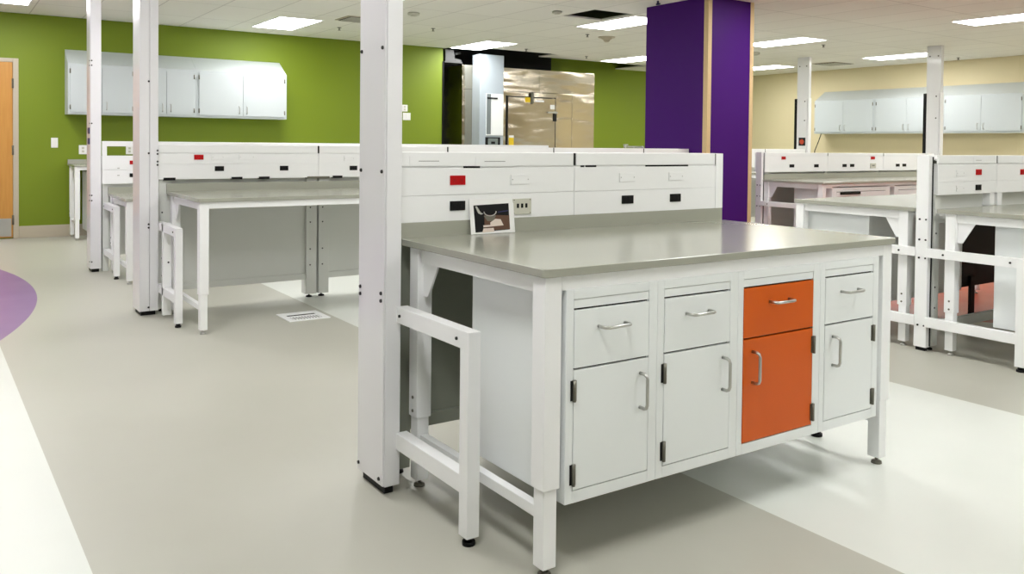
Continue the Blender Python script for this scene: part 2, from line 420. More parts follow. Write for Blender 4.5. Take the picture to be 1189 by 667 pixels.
def socket(kind, xc, zc, y, parent, w=None, sgn=1):
    """a fixture on a raceway face at Y=y facing -Y (sgn=1) """
    f = lambda d: y - sgn * d
    def B(m, a, b, d0, d1, z0, z1, bev=0.001, mi=0): m.box(a, b, min(f(d0), f(d1)), max(f(d0), f(d1)), z0, z1, bev, mi)
    m = MB()
    if kind in ('black', 'red'):
        w = w or 0.068; h = 0.037
        B(m, xc - w / 2, xc + w / 2, -0.001, 0.004, zc - h / 2, zc + h / 2, 0.0012)
        for k in (-1, 1):
            x = xc + k * w * 0.22
            B(m, x - 0.008, x + 0.008, 0.0035, 0.0052, zc - 0.010, zc + 0.010, 0.0006)
            B(m, x - 0.004, x - 0.0028, 0.0048, 0.0056, zc - 0.004, zc + 0.004, 0, 1); B(m, x + 0.0028, x + 0.004, 0.0048, 0.0056, zc - 0.004, zc + 0.004, 0, 1)
        obj('power_socket', m, ['black' if kind == 'black' else 'red', 'dark'], parent, 'red power socket' if kind == 'red' else 'black power socket')
    elif kind == 'blank':
        w = w or 0.092; h = 0.038
        B(m, xc - w / 2, xc + w / 2, -0.001, 0.0035, zc - h / 2, zc + h / 2, 0.001)
        for k in (-1, 1): m.cyl((xc + k * w * 0.42, f(0.003), zc), (xc + k * w * 0.42, f(0.0045), zc), 0.0025, 8, mi=1)
        obj('blank_plate', m, ['white', 'steel'], parent)
    elif kind == 'data':
        w = w or 0.093; h = 0.064
        B(m, xc - w / 2, xc + w / 2, -0.001, 0.006, zc - h / 2, zc + h / 2, 0.0015)
        for k in (-1, 0, 1):
            x = xc + k * 0.021
            B(m, x - 0.0055, x + 0.0055, 0.005, 0.0066, zc - 0.006, zc + 0.012, 0.0004, 1)
        for sx in (-1, 1):
            for sz in (-1, 1): m.cyl((xc + sx * 0.04, f(.005), zc + sz * .027), (xc + sx * 0.04, f(.0066), zc + sz * .027), 0.002, 8, mi=1)
        obj('data_outlet', m, ['greyplate', 'black'], parent, 'beige outlet plate with three black ports')
    elif kind == 'slot':
        B(m, xc - w / 2, xc + w / 2, -0.008, -0.001, zc - 0.0038, zc + 0.0038, 0.0005)
        obj('slot_insert', m, 'black', parent)
    elif kind == 'card':
        w = w or 0.12
        B(m, xc - w / 2, xc + w / 2, 0.0005, 0.0018, zc - 0.018, zc + 0.018, 0)
        B(m, xc - w * 0.28, xc + w * 0.24, 0.0016, 0.0022, zc - 0.001, zc + 0.0015, 0, 1)
        obj('label_strip', m, ['white', 'ink'], parent)

def reagent_shelf(x0, x1, yf, thick, z0, zs, zp, zt, joints, label, fixtures, uprights, panel_bottom=0.17, double=True, slot=0.008, end_post=True, panel='panel', bolts=True, uw=0.028, group=None):
    """raceway unit: z0 bottom, zs seam, zp top of raceway, zt top of rail; joints split the covers"""
    yb = yf + thick
    root = thing('reagent_shelf', label, 'shelf unit', ((x0 + x1) / 2, yf + thick / 2, 0), group)
    m = MB(); m.box(x0 + 0.004, x1 - 0.004, yf + 0.005, yb - 0.005, z0 + 0.004, zp + slot)
    obj('raceway_body', m, 'white', root)
    edges = [x0] + list(joints) + [x1]
    xe = x1 - 0.05 if end_post else x1
    for i in range(len(edges) - 1):
        a = edges[i] + (0.0015 if i else 0); b = edges[i + 1] - 0.0015
        b = min(b, xe - 0.001) if i == len(edges) - 2 else b
        for za, zb in ((z0, zs - 0.0008), (zs + 0.0008, zp)):
            m = MB(); m.box(a, b, yf, yf + 0.012, za, zb, 0.001); obj('raceway_cover', m, 'white', root)
            if double:
                m = MB(); m.box(a, b, yb - 0.012, yb, za, zb, 0.001); obj('raceway_cover', m, 'white', root)
        g = 0.006
        m = MB(); m.box(a + (g if i else 0), b - g, yf - 0.002, yf + 0.012, zp + slot, zt, 0.002); obj('shelf_rail', m, 'white', root)
        m = MB(); m.box(a + (g if i else 0), b - g, yb - 0.012, yb + 0.002, zp + slot, zt, 0.002); obj('shelf_rail', m, 'white', root)
        # brackets that carry the rails over the slot
        for k in (0.02, 0.98):
            xx = a + (b - a) * k
            m = MB(); m.box(xx - 0.02, xx + 0.02, yf + 0.02, yb - 0.02, zp + slot, zt - 0.03); obj('rail_bracket', m, 'hinge', root)
        m = MB(); m.box(b - g + 0.0008, b + (g if i < len(edges) - 2 else 0.0) - 0.0008, yf - 0.001, yf + 0.014, zp + slot, zt - 0.001); obj('rail_gap_shade', m, 'black', root)  # black filler stands in for the shade of the open gap between rails
        m = MB(); m.box(a + (g if i else 0), b - g, yf + 0.010, yb - 0.010, zt - 0.034, zt - 0.022, 0.001); obj('shelf_board', m, 'white', root)
    if end_post:
        m = MB(); m.box(xe, x1, yf - 0.0015, yb + 0.0015, z0, zt, 0.002); obj('end_upright', m, 'white', root)
    for xx in uprights:
        m = MB(); m.box(xx - uw, xx + uw, yf + 0.02, yb - 0.02, 0.03, z0 + 0.004, 0.002)
        for zz in (0.27, 0.40, 0.62, 0.74) if bolts else ():
            m.cyl((xx - 0.012, yf + 0.021, zz), (xx - 0.012, yf + 0.0175, zz), 0.006, 8, mi=1)
        up = obj('upright', m, [panel, 'bolt'], root)
        obj('foot', foot_mb(xx, yf + thick / 2, 0.034, 0.026), 'black', up)
    ups = sorted(uprights)
    for a, b in zip(ups[:-1], ups[1:]):
        if b - a < 0.2: continue
        m = MB(); m.box(a + uw, b - uw, yf + 0.05, yf + 0.062, panel_bottom, z0 + 0.002, 0.001)
        m.box(a + uw, b - uw, yf + 0.035, yf + 0.075, panel_bottom, panel_bottom + 0.05, 0.002)
        obj('back_panel', m, panel, root)
    for fx in fixtures:
        socket(fx[0], fx[1], fx[2], yf + (-0.0005 if fx[0] != 'card' else -0.0025), root, *(fx[3:]))
    return root

def bolt_at(m, x, y, z, n, r=0.0065, mi=1):
    p = Vector((x, y, z)); n = Vector(n)
    m.cyl(p - n * 0.001, p + n * 0.005, r, 12, r * 0.8, mi=mi)

# ------------------------------------------------------------------ main bench row
W, D, H = 1.747, 0.9175, 0.914
YS = D + 0.001
lab_bench(0, W, 0, D, H, 'large grey-topped lab bench with four cabinets hung beneath', foot='hinge')
gcab = 'base cabinets under the main bench'
yf = 0.008
cabs = [(0.087, 0.450, (0.1145, 0.4152), 'l', 'cab', 'white base cabinet beside the open left end of the main bench'),
        (0.451, 0.826, (0.480, 0.788), 'l', 'cab', 'white base cabinet directly left of the orange-fronted cabinet'),
        (0.827, 1.2735, (0.854, 1.234), 'r', 'orange', 'base cabinet with bright orange drawer and door under the main bench'),
        (1.2745, 1.641, (1.303, 1.606), 'r', 'cab', 'white base cabinet directly right of the orange-fronted cabinet')]
for a, b, op, hs, pt, lb in cabs:
    base_cabinet(a, b, yf, 0.210, 0.846, 0.53, hs, pt, lb, op, gcab)

sm = reagent_shelf(0.0, W, YS, 0.15, 0.972, 1.073, 1.177, 1.2385, [0.826],
              'white shelf unit with power sockets along the rear of the main bench',
              [('red', 0.246, 1.130), ('black', 0.246, 1.030), ('blank', 0.542, 1.129), ('data', 0.550, 1.018),
               ('black', 1.129, 1.030), ('black', 1.426, 1.030), ('blank', 1.126, 1.130), ('blank', 1.429, 1.131),
               ('card', 0.12, 1.205, 0.17), ('card', 0.42, 1.203, 0.19), ('slot', 0.312, 1.181, 0.075), ('slot', 0.871, 1.181, 0.018), ('slot', 0.918, 1.181, 0.058), ('slot', 1.375, 1.181, 0.27)],
              [0.03, 0.80, 0.86, W - 0.03], panel_bottom=0.17, panel='panel_dark', bolts=False)

ox = (1.752, 1.795)
m = MB(); m.box(*ox, 0.40, 1.05, 0.60, 0.66, 0.002); obj('outrigger_rail', m, 'white', sm)
m = MB(); m.box(*ox, 0.40, 1.05, 0.163, 0.222, 0.002); obj('outrigger_rail', m, 'white', sm)
m = MB(); m.box(*ox, 1.01, 1.06, 0.03, 1.20, 0.002); obj('outrigger_upright', m, 'white', sm)
m = MB(); m.box(*ox, 0.35, 0.401, 0.03, 0.66, 0.002); og = obj('outrigger_leg', m, 'white', sm)
m = MB(); m.cyl((1.773, 0.375, 0), (1.773, 0.375, 0.012), 0.024, 18).cyl((1.773, 0.375, 0.012), (1.773, 0.375, 0.031), 0.017, 14); obj('foot', m, 'black', og)

# photo print leaning against the raceway
m = MB()
pl = lambda u, v, d=0.0: Vector((0.2975 + 0.209 * u, D - 0.0195 + 0.017 * v - d, H + 0.0015 + 0.137 * v))
def pquad(m, uv, d0, d1, mi):
    m.prism([pl(u, v, d0) for u, v in uv], pl(0, 0, d1) - pl(0, 0, d0), mi)
pquad(m, [(0, 0), (1, 0), (1, 1), (0, 1)], -0.0006, 0.0006, 0)
pquad(m, [(.10, .05), (.88, .09), (.885, .86), (.085, .83)], 0.0006, 0.0008, 1)
pquad(m, [(.30, .10), (.885, .10), (.885, .50), (.32, .55)], 0.0008, 0.0010, 2)
pquad(m, [(.28, .19), (.74, .22), (.68, .40), (.56, .42), (.44, .32), (.44, .25), (.28, .25)], 0.0010, 0.0012, 3)
pquad(m, [(.25, .04), (.52, .05), (.51, .16), (.28, .16)], 0.0010, 0.0012, 3)
pquad(m, [(.16, .80), (.24, .62), (.30, .58), (.24, .56), (.18, .60), (.12, .80)], 0.0010, 0.0012, 4)
arc = [(.45 + .15 * math.cos(math.pi + t * math.pi), .64 + .14 * math.sin(math.pi + t * math.pi)) for t in [k / 12 for k in range(13)]]
arc2 = [(.45 + .125 * math.cos(math.pi + t * math.pi), .64 + .115 * math.sin(math.pi + t * math.pi)) for t in [k / 12 for k in range(13)]]
for i in range(12): pquad(m, [arc[i], arc[i + 1], arc2[i + 1], arc2[i]], 0.0010, 0.0012, 4)
pquad(m, [(.30, .52), (.58, .52), (.52, .36), (.38, .36)], 0.0010, 0.0011, 5)
pquad(m, [(.62, .62), (.86, .655), (.86, .63), (.63, .60)], 0.0010, 0.0012, 6)
tag(obj('photo_print', m, ['paper', 'black', 'brown', 'cream_print', 'steel', 'hinge', 'blue']), 'white-bordered photo print leaning on the main bench backsplash', 'photo')

# ------------------------------------------------------------------ service posts with outrigger frames
def service_post(label, x0, x1, y0, y1, ztop, bolts, seams=(), outrig=None, group=None, extra=None):
    root = thing('service_post', label, 'post', ((x0 + x1) / 2, (y0 + y1) / 2, 0), group)
    m = MB()
    if seams:
        ed = [x0] + list(seams) + [x1]
        for a, b in zip(ed[:-1], ed[1:]): m.box(a + 0.0008, b - 0.0008, y0, y1, 0.032, ztop, 0.003)
    else:
        m.box(x0 + 0.006, x1, y0, y1, 0.032, ztop, 0.003)
    obj('post_body', m, 'gloss', root)
    if not seams:
        m = MB(); m.box(x0, x0 + 0.0055, y0 + 0.006, y1 - 0.006, 0.034, ztop, 0.0015); obj('cover_plate', m, 'gloss', root)
    m = MB(); m.box(x0 + 0.016, x1 - 0.016, y0 + 0.022, y1 - 0.022, 0, 0.033); obj('base_foot', m, 'black', root)
    for p, n in bolts:
        m = MB(); bolt_at(m, *p, n, 0.0075, 0); obj('bolt', m, 'bolt', root)
    if outrig:
        ox0, ox1, ya, yb, zt = outrig[:5]          # ya = outer leg face, yb = post face
        s = 1 if yb > ya else -1
        lw = 0.052
        def BX(m, y_a, y_b, z0, z1): m.box(ox0, ox1, min(y_a, y_b), max(y_a, y_b), z0, z1, 0.0025)
        m = MB(); BX(m, ya + s * (lw - .001), yb, zt - 0.058, zt)
        for yy in (ya + s * (lw + .02), yb - s * 0.03): bolt_at(m, ox0, yy, zt - 0.03, (-1, 0, 0), 0.006, 1)
        obj('upper_rail', m, ['white', 'bolt'], root)
        m = MB(); BX(m, ya + s * (lw - .001), yb, 0.163, 0.222); obj('lower_rail', m, 'white', root)
        m = MB(); BX(m, ya, ya + s * lw, 0.028, zt)
        lg = obj('outrigger_leg', m, 'white', root)
        cy_ = ya + s * lw / 2; cx_ = (ox0 + ox1) / 2
        m = MB(); m.cyl((cx_, cy_, 0), (cx_, cy_, 0.012), 0.021, 18).cyl((cx_, cy_, 0.012), (cx_, cy_, 0.03), 0.015, 14); obj('foot', m, 'black', lg)
        if len(outrig) > 5:
            for (xa, xb, yy0, yy1) in outrig[5]:
                m = MB(); m.box(xa, xb, yy0, yy1, 0.02, zt + 0.005, 0.002)
                for zz in (zt - .03, .40): bolt_at(m, xb - .02, yy0, zz, (0, -1, 0), 0.007, 1)
                obj('outrigger_upright', m, ['white', 'bolt'], root)
    return root

px = -0.118
b_main = []
for z in (2.2, 1.614, 1.17):
    b_main += [((px, 1.012, z), (-1, 0, 0)), ((px, 0.832, z), (-1, 0, 0))]
for z in (0.731, 0.704):
    b_main += [((px, 1.012, z), (-1, 0, 0)), ((px, 0.832, z), (-1, 0, 0))]
b_main += [((px, 1.018, 0.06), (-1, 0, 0)), ((px, 0.84, 0.055), (-1, 0, 0))]
service_post('widest white floor-to-ceiling post at the open end of the main bench', px, -0.052, 0.806, 1.036, HC - 0.001, b_main,
             outrig=(-0.068, -0.022, 0.305, 0.812, 0.682))
b2 = [((-0.178, 4.612, z), (0, -1, 0)) for z in (2.33, 2.30, 1.70, 1.18, .665, .64, 0.06)]
b2 += [((-0.118, 4.612, z), (0, -1, 0)) for z in (1.20, 1.175, 1.12, 1.095)]
service_post('white double post at the left end of the second bench row', -0.242, -0.112, 4.612, 4.86, HC - 0.001, b2, seams=(-0.172,),
             outrig=(-0.112, -0.064, 4.07, 4.66, 0.677, [(-0.112, -0.055, 4.455, 4.50)]))
b3 = []
for z in (2.03, 1.985, 1.43, .74, .69, 0.10):
    b3 += [((-0.225, 7.035, z), (0, -1, 0)), ((-0.238, 7.06, z), (-1, 0, 0))]
p3 = service_post('slim white post at the left end of the farthest bench row', -0.238, -0.142, 7.035, 7.27, HC - 0.001, b3,
             outrig=(-0.120, -0.070, 6.46, 7.05, 0.667))
for z in (1.36, 1.26):
    m = MB(); m.box(-0.246, -0.237, 7.06, 7.16, z - 0.03, z + 0.03, 0.002); obj('switch', m, 'blue', p3)

# ------------------------------------------------------------------ second row, left
Z2 = 0.897
lab_bench(-0.04, 2.40, 3.76, 0.925, Z2, 'long grey-topped empty bench beside the double post, with open leg space', low=0.15)
s2 = reagent_shelf(-0.10, 5.38, 4.686, 0.15, 0.985, 1.098, 1.178, 1.243, [1.135, 2.345, 3.53, 4.71],
              'long white shelf unit with sockets along the second bench row, ending at the purple column',
              [('red', 0.190, 1.150), ('black', 0.342, 1.063), ('black', 0.847, 1.063), ('black', 1.44, 1.06), ('blank', 0.33, 1.150), ('blank', 0.55, 1.152, 0.12), ('blank', 1.40, 1.140)],
              [-0.055, 1.087, 1.192, 2.297, 2.402, 3.48, 3.585, 4.66, 4.765, 5.33], panel_bottom=0.15, slot=0.004, uw=0.044, end_post=False)
for xx in (-0.02, 0.475, 0.688, 1.30):
    m = MB(); m.box(xx - 0.042, xx + 0.042, 4.682, 4.72, 0.978, 0.998, 0.001); obj('underside_clip', m, 'black', s2)
m = MB(); m.box(1.04, 1.23, 4.683, 4.74, 0.976, 0.994, 0.001); obj('joint_plate', m, 'hinge', s2)

# chrome gas tap lying on that shelf
TZ = 1.226
m = MB(); m.cyl((4.46, 4.70, TZ), (4.46, 4.70, TZ + 0.05), 0.012, 14).cyl((4.44, 4.70, TZ + 0.052), (4.50, 4.70, TZ + 0.054), 0.007, 12)
m.cyl((4.46, 4.70, TZ + 0.034), (4.70, 4.705, TZ + 0.03), 0.009, 14).cyl((4.58, 4.70, TZ + 0.032), (4.58, 4.70, TZ), 0.007, 12).cyl((4.69, 4.705, TZ + 0.03), (4.72, 4.705, TZ + 0.03), 0.013, 14)
m.box(4.44, 4.62, 4.694, 4.72, 1.215, 1.226, 0.002)
tag(obj('gas_tap', m, 'steel'), 'chrome gas tap on the long shelf just left of the purple column', 'tap')

# ------------------------------------------------------------------ third row, left
Z3 = 0.757
lab_bench(-0.085, 1.20, 6.10, 0.925, Z3, 'low grey-topped bench beside the slim white post', group=None, low=0.13)
r3 = thing('reagent_shelf', 'white open-slot shelf unit over the low bench by the slim white post', 'shelf unit', (2.5, 7.1, 0))
m = MB(); m.box(-0.135, 5.2, 7.035, 7.047, 0.847, 0.983, 0.001); obj('raceway_cover', m, 'white', r3)
m = MB(); m.box(-0.135, 5.2, 7.035, 7.047, 0.985, 1.122, 0.001); obj('raceway_cover', m, 'white', r3)
m = MB(); m.box(-0.135, 5.2, 7.047, 7.15, 0.85, 1.118); obj('raceway_body', m, 'white', r3)
m = MB(); m.box(-0.095, 5.2, 7.035, 7.05, 1.212, 1.262, 0.002).box(-0.135, -0.092, 7.035, 7.05, 1.122, 1.262, 0.002); obj('shelf_rail', m, 'white', r3)
for xx in (1.2, 2.4, 3.6, 5.17):
    m = MB(); m.box(xx - 0.02, xx + 0.02, 7.036, 7.049, 1.122, 1.212, 0.001); obj('rail_bracket', m, 'white', r3)
for xx in (-0.10, 1.2, 2.4, 3.6, 5.17):
    m = MB(); m.box(xx - 0.028, xx + 0.028, 7.06, 7.14, 0.0, 0.852, 0.002); obj('upright', m, 'panel', r3)
m = MB(); m.box(-0.07, 5.14, 7.08, 7.092, 0.15, 0.85); obj('back_panel', m, 'panel', r3)
socket('red', 0.145, 1.055, 7.0345, r3); socket('black', 0.145, 0.93, 7.0345, r3)
for zz in (1.0, 0.93):
    m = MB(); m.box(0.0, 0.02, 7.030, 7.036, zz - 0.004, zz + 0.004, 0.001); obj('fastener', m, 'steel', r3)

# ------------------------------------------------------------------ bench and cabinets along the green wall
lab_bench(-0.035, 1.45, 9.96, 0.615, 0.955, 'grey-topped bench along the green wall under the hanging cabinets', low=0.20)
base_cabinet(0.13, 0.62, 9.99, 0.10, 0.86, 0.52, 'l', 'cab', 'pale base cabinet tucked under the bench on the green wall', (0.17, 0.58), None)

def wall_cabinet(a, b, yf, yb, z0, z1, z2, doors, label, group, axis='y', slope_ends=(False, False), hand=None, frame=0.03):
    """hangs on a wall; axis 'y': front faces -Y; axis 'x': front faces -X (a,b run along Y)"""
    P = (lambda u, d, z: (u, d, z)) if axis == 'y' else (lambda u, d, z: (d, u, z))
    c = P((a + b) / 2, (yf + yb) / 2, z0)
    root = thing('wall_cabinet', label, 'cabinet', c, group)
    m = MB()
    e = Vector(P(b - a, 0, 0))
    m.prism([P(a, yf, z0), P(a, yb, z0), P(a, yb, z2), P(a, yf, z1 + 0.045)], e)
    obj('body', m, 'wallcab', root)
    for u0, u1, hs, hz in doors:
        lo, hi = sorted((yf - 0.016, yf + 0.001))
        m = MB()
        if axis == 'y': m.box(u0, u1, lo, hi, z0 + frame, z1 + 0.012, 0.0018)
        else: m.box(lo, hi, u0, u1, z0 + frame, z1 + 0.012, 0.0018)
        do = obj('door', m, 'wallcab', root)
        out = Vector(P(0, -1, 0))
        hx = (u1 - 0.05) if hs == 'lo' else (u0 + 0.05)
        handle(P(hx, yf - 0.016, z0 + 0.115), (0, 0, 1), 0.10, parent=do, out=out, r=0.006, proj=0.03)
        ex = u0 if hs == 'lo' else u1
        for zz in (z0 + frame + 0.06, z1 - 0.05):
            m = MB(); p = Vector(P(ex, yf - 0.017, zz)); m.cyl(p - Vector((0, 0, .03)), p + Vector((0, 0, .03)), 0.008, 10); obj('hinge', m, 'hinge', do)
    # shadow gap between the paired doors is a real 5 mm gap backed by the body
    return root
gw = 'wall cabinets on the green wall'
YC = 10.27
wall_cabinet(-0.065, 0.735, YC, YB - 0.001, 1.602, 2.205, 2.455, [(-0.040, 0.330, 'lo', 1), (0.335, 0.705, 'hi', 1)], 'white wall cabinet nearest the wood door on the green wall', gw)
wall_cabinet(0.737, 1.520, YC, YB - 0.001, 1.602, 2.205, 2.455, [(0.765, 1.126, 'lo', 1), (1.131, 1.490, 'hi', 1)], 'middle one of the white wall cabinets on the green wall', gw)
wall_cabinet(1.522, 2.800, YC, YB - 0.001, 1.602, 2.205, 2.455, [(1.556, 2.158, 'lo', 1), (2.163, 2.765, 'hi', 1)], 'widest white wall cabinet on the green wall, farthest from the wood door', gw)
gy = 'wall cabinets on the cream wall'
XC = 13.55
wall_cabinet(7.765, 9.13, XC, XR - 0.001, 1.555, 2.175, 2.425, [(8.457, 9.105, 'hi', 1), (7.803, 8.452, 'lo', 1)], 'white wall cabinet at the sloped far end, nearest the purple column', gy, 'x')
wall_cabinet(6.405, 7.762, XC, XR - 0.001, 1.555, 2.175, 2.425, [(7.113, 7.73, 'hi', 1), (6.44, 7.108, 'lo', 1)], 'middle white wall cabinet on the cream wall, crossed by a tall post', gy, 'x')
wall_cabinet(5.03, 6.402, XC, XR - 0.001, 1.555, 2.175, 2.425, [(5.742, 6.37, 'hi', 1), (5.075, 5.737, 'lo', 1)], 'white wall cabinet on the cream wall at the right edge of view', gy, 'x')
m = MB(); m.box(XR - 0.004, XR + 0.001, 5.28, 5.295, 0.16, HC); struct('trim_2', m, 'yellow')
m = MB(); m.tube([(13.6, 9.0, 1.55), (13.66, 9.1, 1.40), (13.74, 9.25, 1.20), (13.8, 9.3, 0.9), (13.8, 9.3, 0.0)], 0.009); tag(obj('power_cable', m, 'dark'), 'dark cable hanging below the cabinet nearest the purple column', 'cable')

# switches and outlets on the green wall
def plate(name, x0, x1, z0, z1, y, label, cat, kind):
    r = MB(); r.box(x0, x1, y - 0.008, y, z0, z1, 0.003); p = obj(name, r, 'paper'); tag(p, label, cat)
    xc, zc = (x0 + x1) / 2, (z0 + z1) / 2
    k = MB()
    if kind == 'switch': k.box(xc - 0.016, xc + 0.016, y - 0.013, y - 0.007, zc - 0.032, zc + 0.032, 0.002); obj('rocker', k, 'paper', p)
    else:
        for dz in (-0.022, 0.022): k.box(xc - 0.015, xc + 0.015, y - 0.0095, y - 0.007, zc + dz - 0.014, zc + dz + 0.014, 0.001)
        obj('socket_insert', k, 'greyplate', p)
plate('light_switch', -0.225, -0.145, 1.165, 1.295, YB, 'white light switch between the wood door and wall bench', 'switch', 'switch')
plate('wall_outlet', 0.10, 0.20, 1.08, 1.20, YB, 'white wall outlet just above the bench on the green wall', 'outlet', 'outlet')
plate('wall_outlet', 0.675, 0.77, 1.08, 1.20, YB, 'white wall outlet seen through the open shelf slot', 'outlet', 'outlet')
plate('thermostat', 4.84, 4.945, 1.79, 1.90, YB, 'upper of two small white wall plates beside the cold room recess', 'control', 'outlet')
plate('light_switch', 4.86, 5.00, 1.65, 1.77, YB, 'lower of two small white wall plates beside the cold room recess', 'switch', 'switch')

# ------------------------------------------------------------------ cold room
cr = thing('cold_room', 'large stainless steel walk-in cold room set against the green wall', 'cold room', (7.45, 11.15, 0))
m = MB()
for a, b in ((5.985, 6.40), (6.405, 6.89), (7.985, 8.36), (8.365, 8.895)): m.box(a, b, YB, YB + 0.10, 0.0, 2.21, 0.003)
m.box(6.89, 7.985, YB, YB + 0.10, 2.125, 2.21, 0.003)
for a, b in ((5.985, 7.60), (7.605, 8.895)): m.box(a, b, YB, YB + 0.1, 2.214, 2.625, 0.003)
obj('front_panel', m, 'stainless', cr)
m = MB(); m.box(5.985, 8.895, YB + 0.101, YB2 - 0.03, 0.0, 2.62, 0.003); obj('insulated_shell', m, 'stainless', cr)
m = MB(); m.box(6.915, 7.955, YB - 0.022, YB + 0.05, 0.02, 2.112, 0.004); dr = obj('door', m, 'stainless', cr)
m = MB(); m.box(6.885, 6.913, YB - 0.012, YB + 0.02, 0.0, 2.135, 0.002).box(7.957, 7.972, YB - 0.012, YB + 0.02, 0.0, 2.135, 0.002).box(6.885, 7.972, YB - 0.012, YB + 0.02, 2.114, 2.13, 0.002); obj('gasket', m, 'dark', cr)
m = MB(); m.box(7.77, 7.99, YB - 0.06, YB - 0.045, 1.845, 1.875, 0.004).cyl((7.94, YB - 0.07, 1.86), (7.94, YB - 0.02, 1.86), 0.022).box(7.92, 7.97, YB - 0.055, YB - 0.02, 1.70, 1.86, 0.006, 1)
obj('handle', m, ['steel', 'dark'], dr)
m = MB(); m.box(7.40, 7.46, YB - 0.05, YB - 0.02, 2.02, 2.20, 0.006).cyl((7.43, YB - 0.04, 2.00), (7.43, YB - 0.04, 2.22), 0.012); obj('door_closer', m, 'hinge', dr)
m = MB(); m.box(7.50, 7.70, YB - 0.026, YB - 0.0215, 2.04, 2.075); obj('name_strip', m, 'paper', dr)
m = MB(); m.box(7.84, 7.94, YB - 0.026, YB - 0.0215, 1.92, 2.00); obj('notice', m, 'paper', dr)
m = MB(); m.box(7.28, 7.39, YB - 0.026, YB - 0.0215, 2.03, 2.12); obj('warning_sticker', m, 'yellowtag', dr, 'yellow sticker')
m = MB(); m.box(6.94, 7.04, YB - 0.026, YB - 0.0215, 1.24, 1.39).box(6.94, 7.04, YB - 0.0265, YB - 0.0215, 1.39, 1.43, 0, 1); obj('warning_sticker', m, ['yellowtag', 'paper'], dr, 'yellow and white sticker')

cp = thing('control_cabinet', 'tall white control cabinet with a dark display in front of the cold room', 'control cabinet', (6.42, 10.45, 0))
m = MB(); m.box(6.18, 6.67, 10.35, YB - 0.002, 0, 2.80, 0.008); obj('housing', m, 'cabinet_blue', cp)
m = MB(); m.box(6.31, 6.66, 10.336, 10.351, 1.42, 2.135, 0.003); pn = obj('access_panel', m, 'cab', cp)
m = MB(); m.box(6.315, 6.40, 10.330, 10.337, 1.44, 2.13, 0.001); obj('window_strip', m, 'glassgrey', pn)
m = MB(); m.box(6.32, 6.53, 10.322, 10.3365, 2.045, 2.07, 0.002); obj('latch_bar', m, 'black', pn)
m = MB(); m.box(6.30, 6.60, 10.338, 10.351, 1.17, 1.39, 0.003); rc = obj('recorder', m, 'black', cp)
m = MB(); m.box(6.35, 6.55, 10.333, 10.339, 1.22, 1.37, 0.002); obj('display', m, 'screen', rc)
m = MB(); m.box(6.41, 6.49, 10.330, 10.334, 1.275, 1.315, 0.001); obj('dial', m, 'black', rc)

m = MB(); m.prism([(5.64, YB - 0.02, 2.66), (5.95, YB - 0.02, 2.66), (5.95, YB - 0.02, 2.70), (5.82, YB - 0.02, 2.72), (5.80, YB - 0.02, 2.86), (5.64, YB - 0.02, 2.86)], (0, 0.24, 0))
m.box(5.62, 5.97, YB - 0.03, YB + 0.23, 2.64, 2.662, 0.002).cyl((5.86, YB + 0.05, 2.80), (6.05, YB + 0.2, 2.84), 0.02)
tag(obj('duct_stub', m, 'duct'), 'pale metal duct stub in the ceiling gap above the cold room', 'duct')

# ------------------------------------------------------------------ right part of the main row
ZR = 0.897
XQ = 3.70
def end_post(label, x0, x1, y0, y1, ztop, rails, zr=0.648):
    root = thing('end_post', label, 'post', ((x0 + x1) / 2, (y0 + y1) / 2, 0))
    m = MB(); m.box(x0, x1, y0, y1, 0.022, ztop, 0.003)
    for z in (0.828, 0.70, 0.585, 0.16):
        bolt_at(m, x0, y0 + 0.055, z, (-1, 0, 0), 0.007, 1); bolt_at(m, x0, y0 + 0.014, z, (-1, 0, 0), 0.006, 1)
    obj('post_body', m, ['white', 'bolt'], root)
    m = MB(); m.box(x0 + 0.008, x1 - 0.008, y0 + 0.01, y1 - 0.01, 0, 0.023); obj('base_foot', m, 'black', root)
    m = MB(); m.box(x1 - 0.010, x1 - 0.002, y0 - 0.006, y0 - 0.0005, 0.03, ztop - 0.01, 0.001); obj('gap_line_shade', m, 'dark', root)  # dark strip drawn in for the shaded gap between post and shelf
    lw = 0.055
    for ye, yp in rails:                         # ye outer end, yp post side
        s = 1 if yp > ye else -1
        rx0, rx1 = x0 - 0.012, x0 + 0.030
        def BX(m, a, b, z0, z1): m.box(rx0, rx1, min(a, b), max(a, b), z0, z1, 0.0025)
        m = MB(); BX(m, ye + s * (lw - .001), yp, zr - 0.055, zr)
        for yy in (ye + s * 0.09, yp - s * 0.11): bolt_at(m, rx0, yy, zr - 0.028, (-1, 0, 0), 0.007, 1)
        obj('upper_rail', m, ['white', 'bolt'], root)
        m = MB(); BX(m, ye + s * (lw - .001), yp, 0.155, 0.215); obj('lower_rail', m, 'white', root)
        m = MB(); BX(m, ye, ye + s * lw, 0.028, zr); lg = obj('outrigger_leg', m, 'white', root)
        cy_ = ye + s * lw / 2; cx_ = (rx0 + rx1) / 2
        m = MB(); m.cyl((cx_, cy_, 0), (cx_, cy_, 0.012), 0.024, 18).cyl((cx_, cy_, 0.012), (cx_, cy_, 0.03), 0.017, 14); obj('foot', m, 'black', lg)
    return root
end_post('short white post with side frames at the right-hand bench pair', 3.685, 3.728, 0.985, 1.066, 1.231, [(0.395, 0.99), (1.66, 1.06)])
lab_bench(3.70, 6.20, 0.02, 0.925, ZR, 'grey-topped bench in front of the short post, nearest on the right', splash=False, low=0.17, foot='steel')
far_bench = lab_bench(3.70, 6.20, 2.005, 0.925, ZR, 'grey-topped bench on the far side of the short white post', sgn=-1, splash=False, low=0.17)
gr = 'base cabinets under the right-hand bench pair'
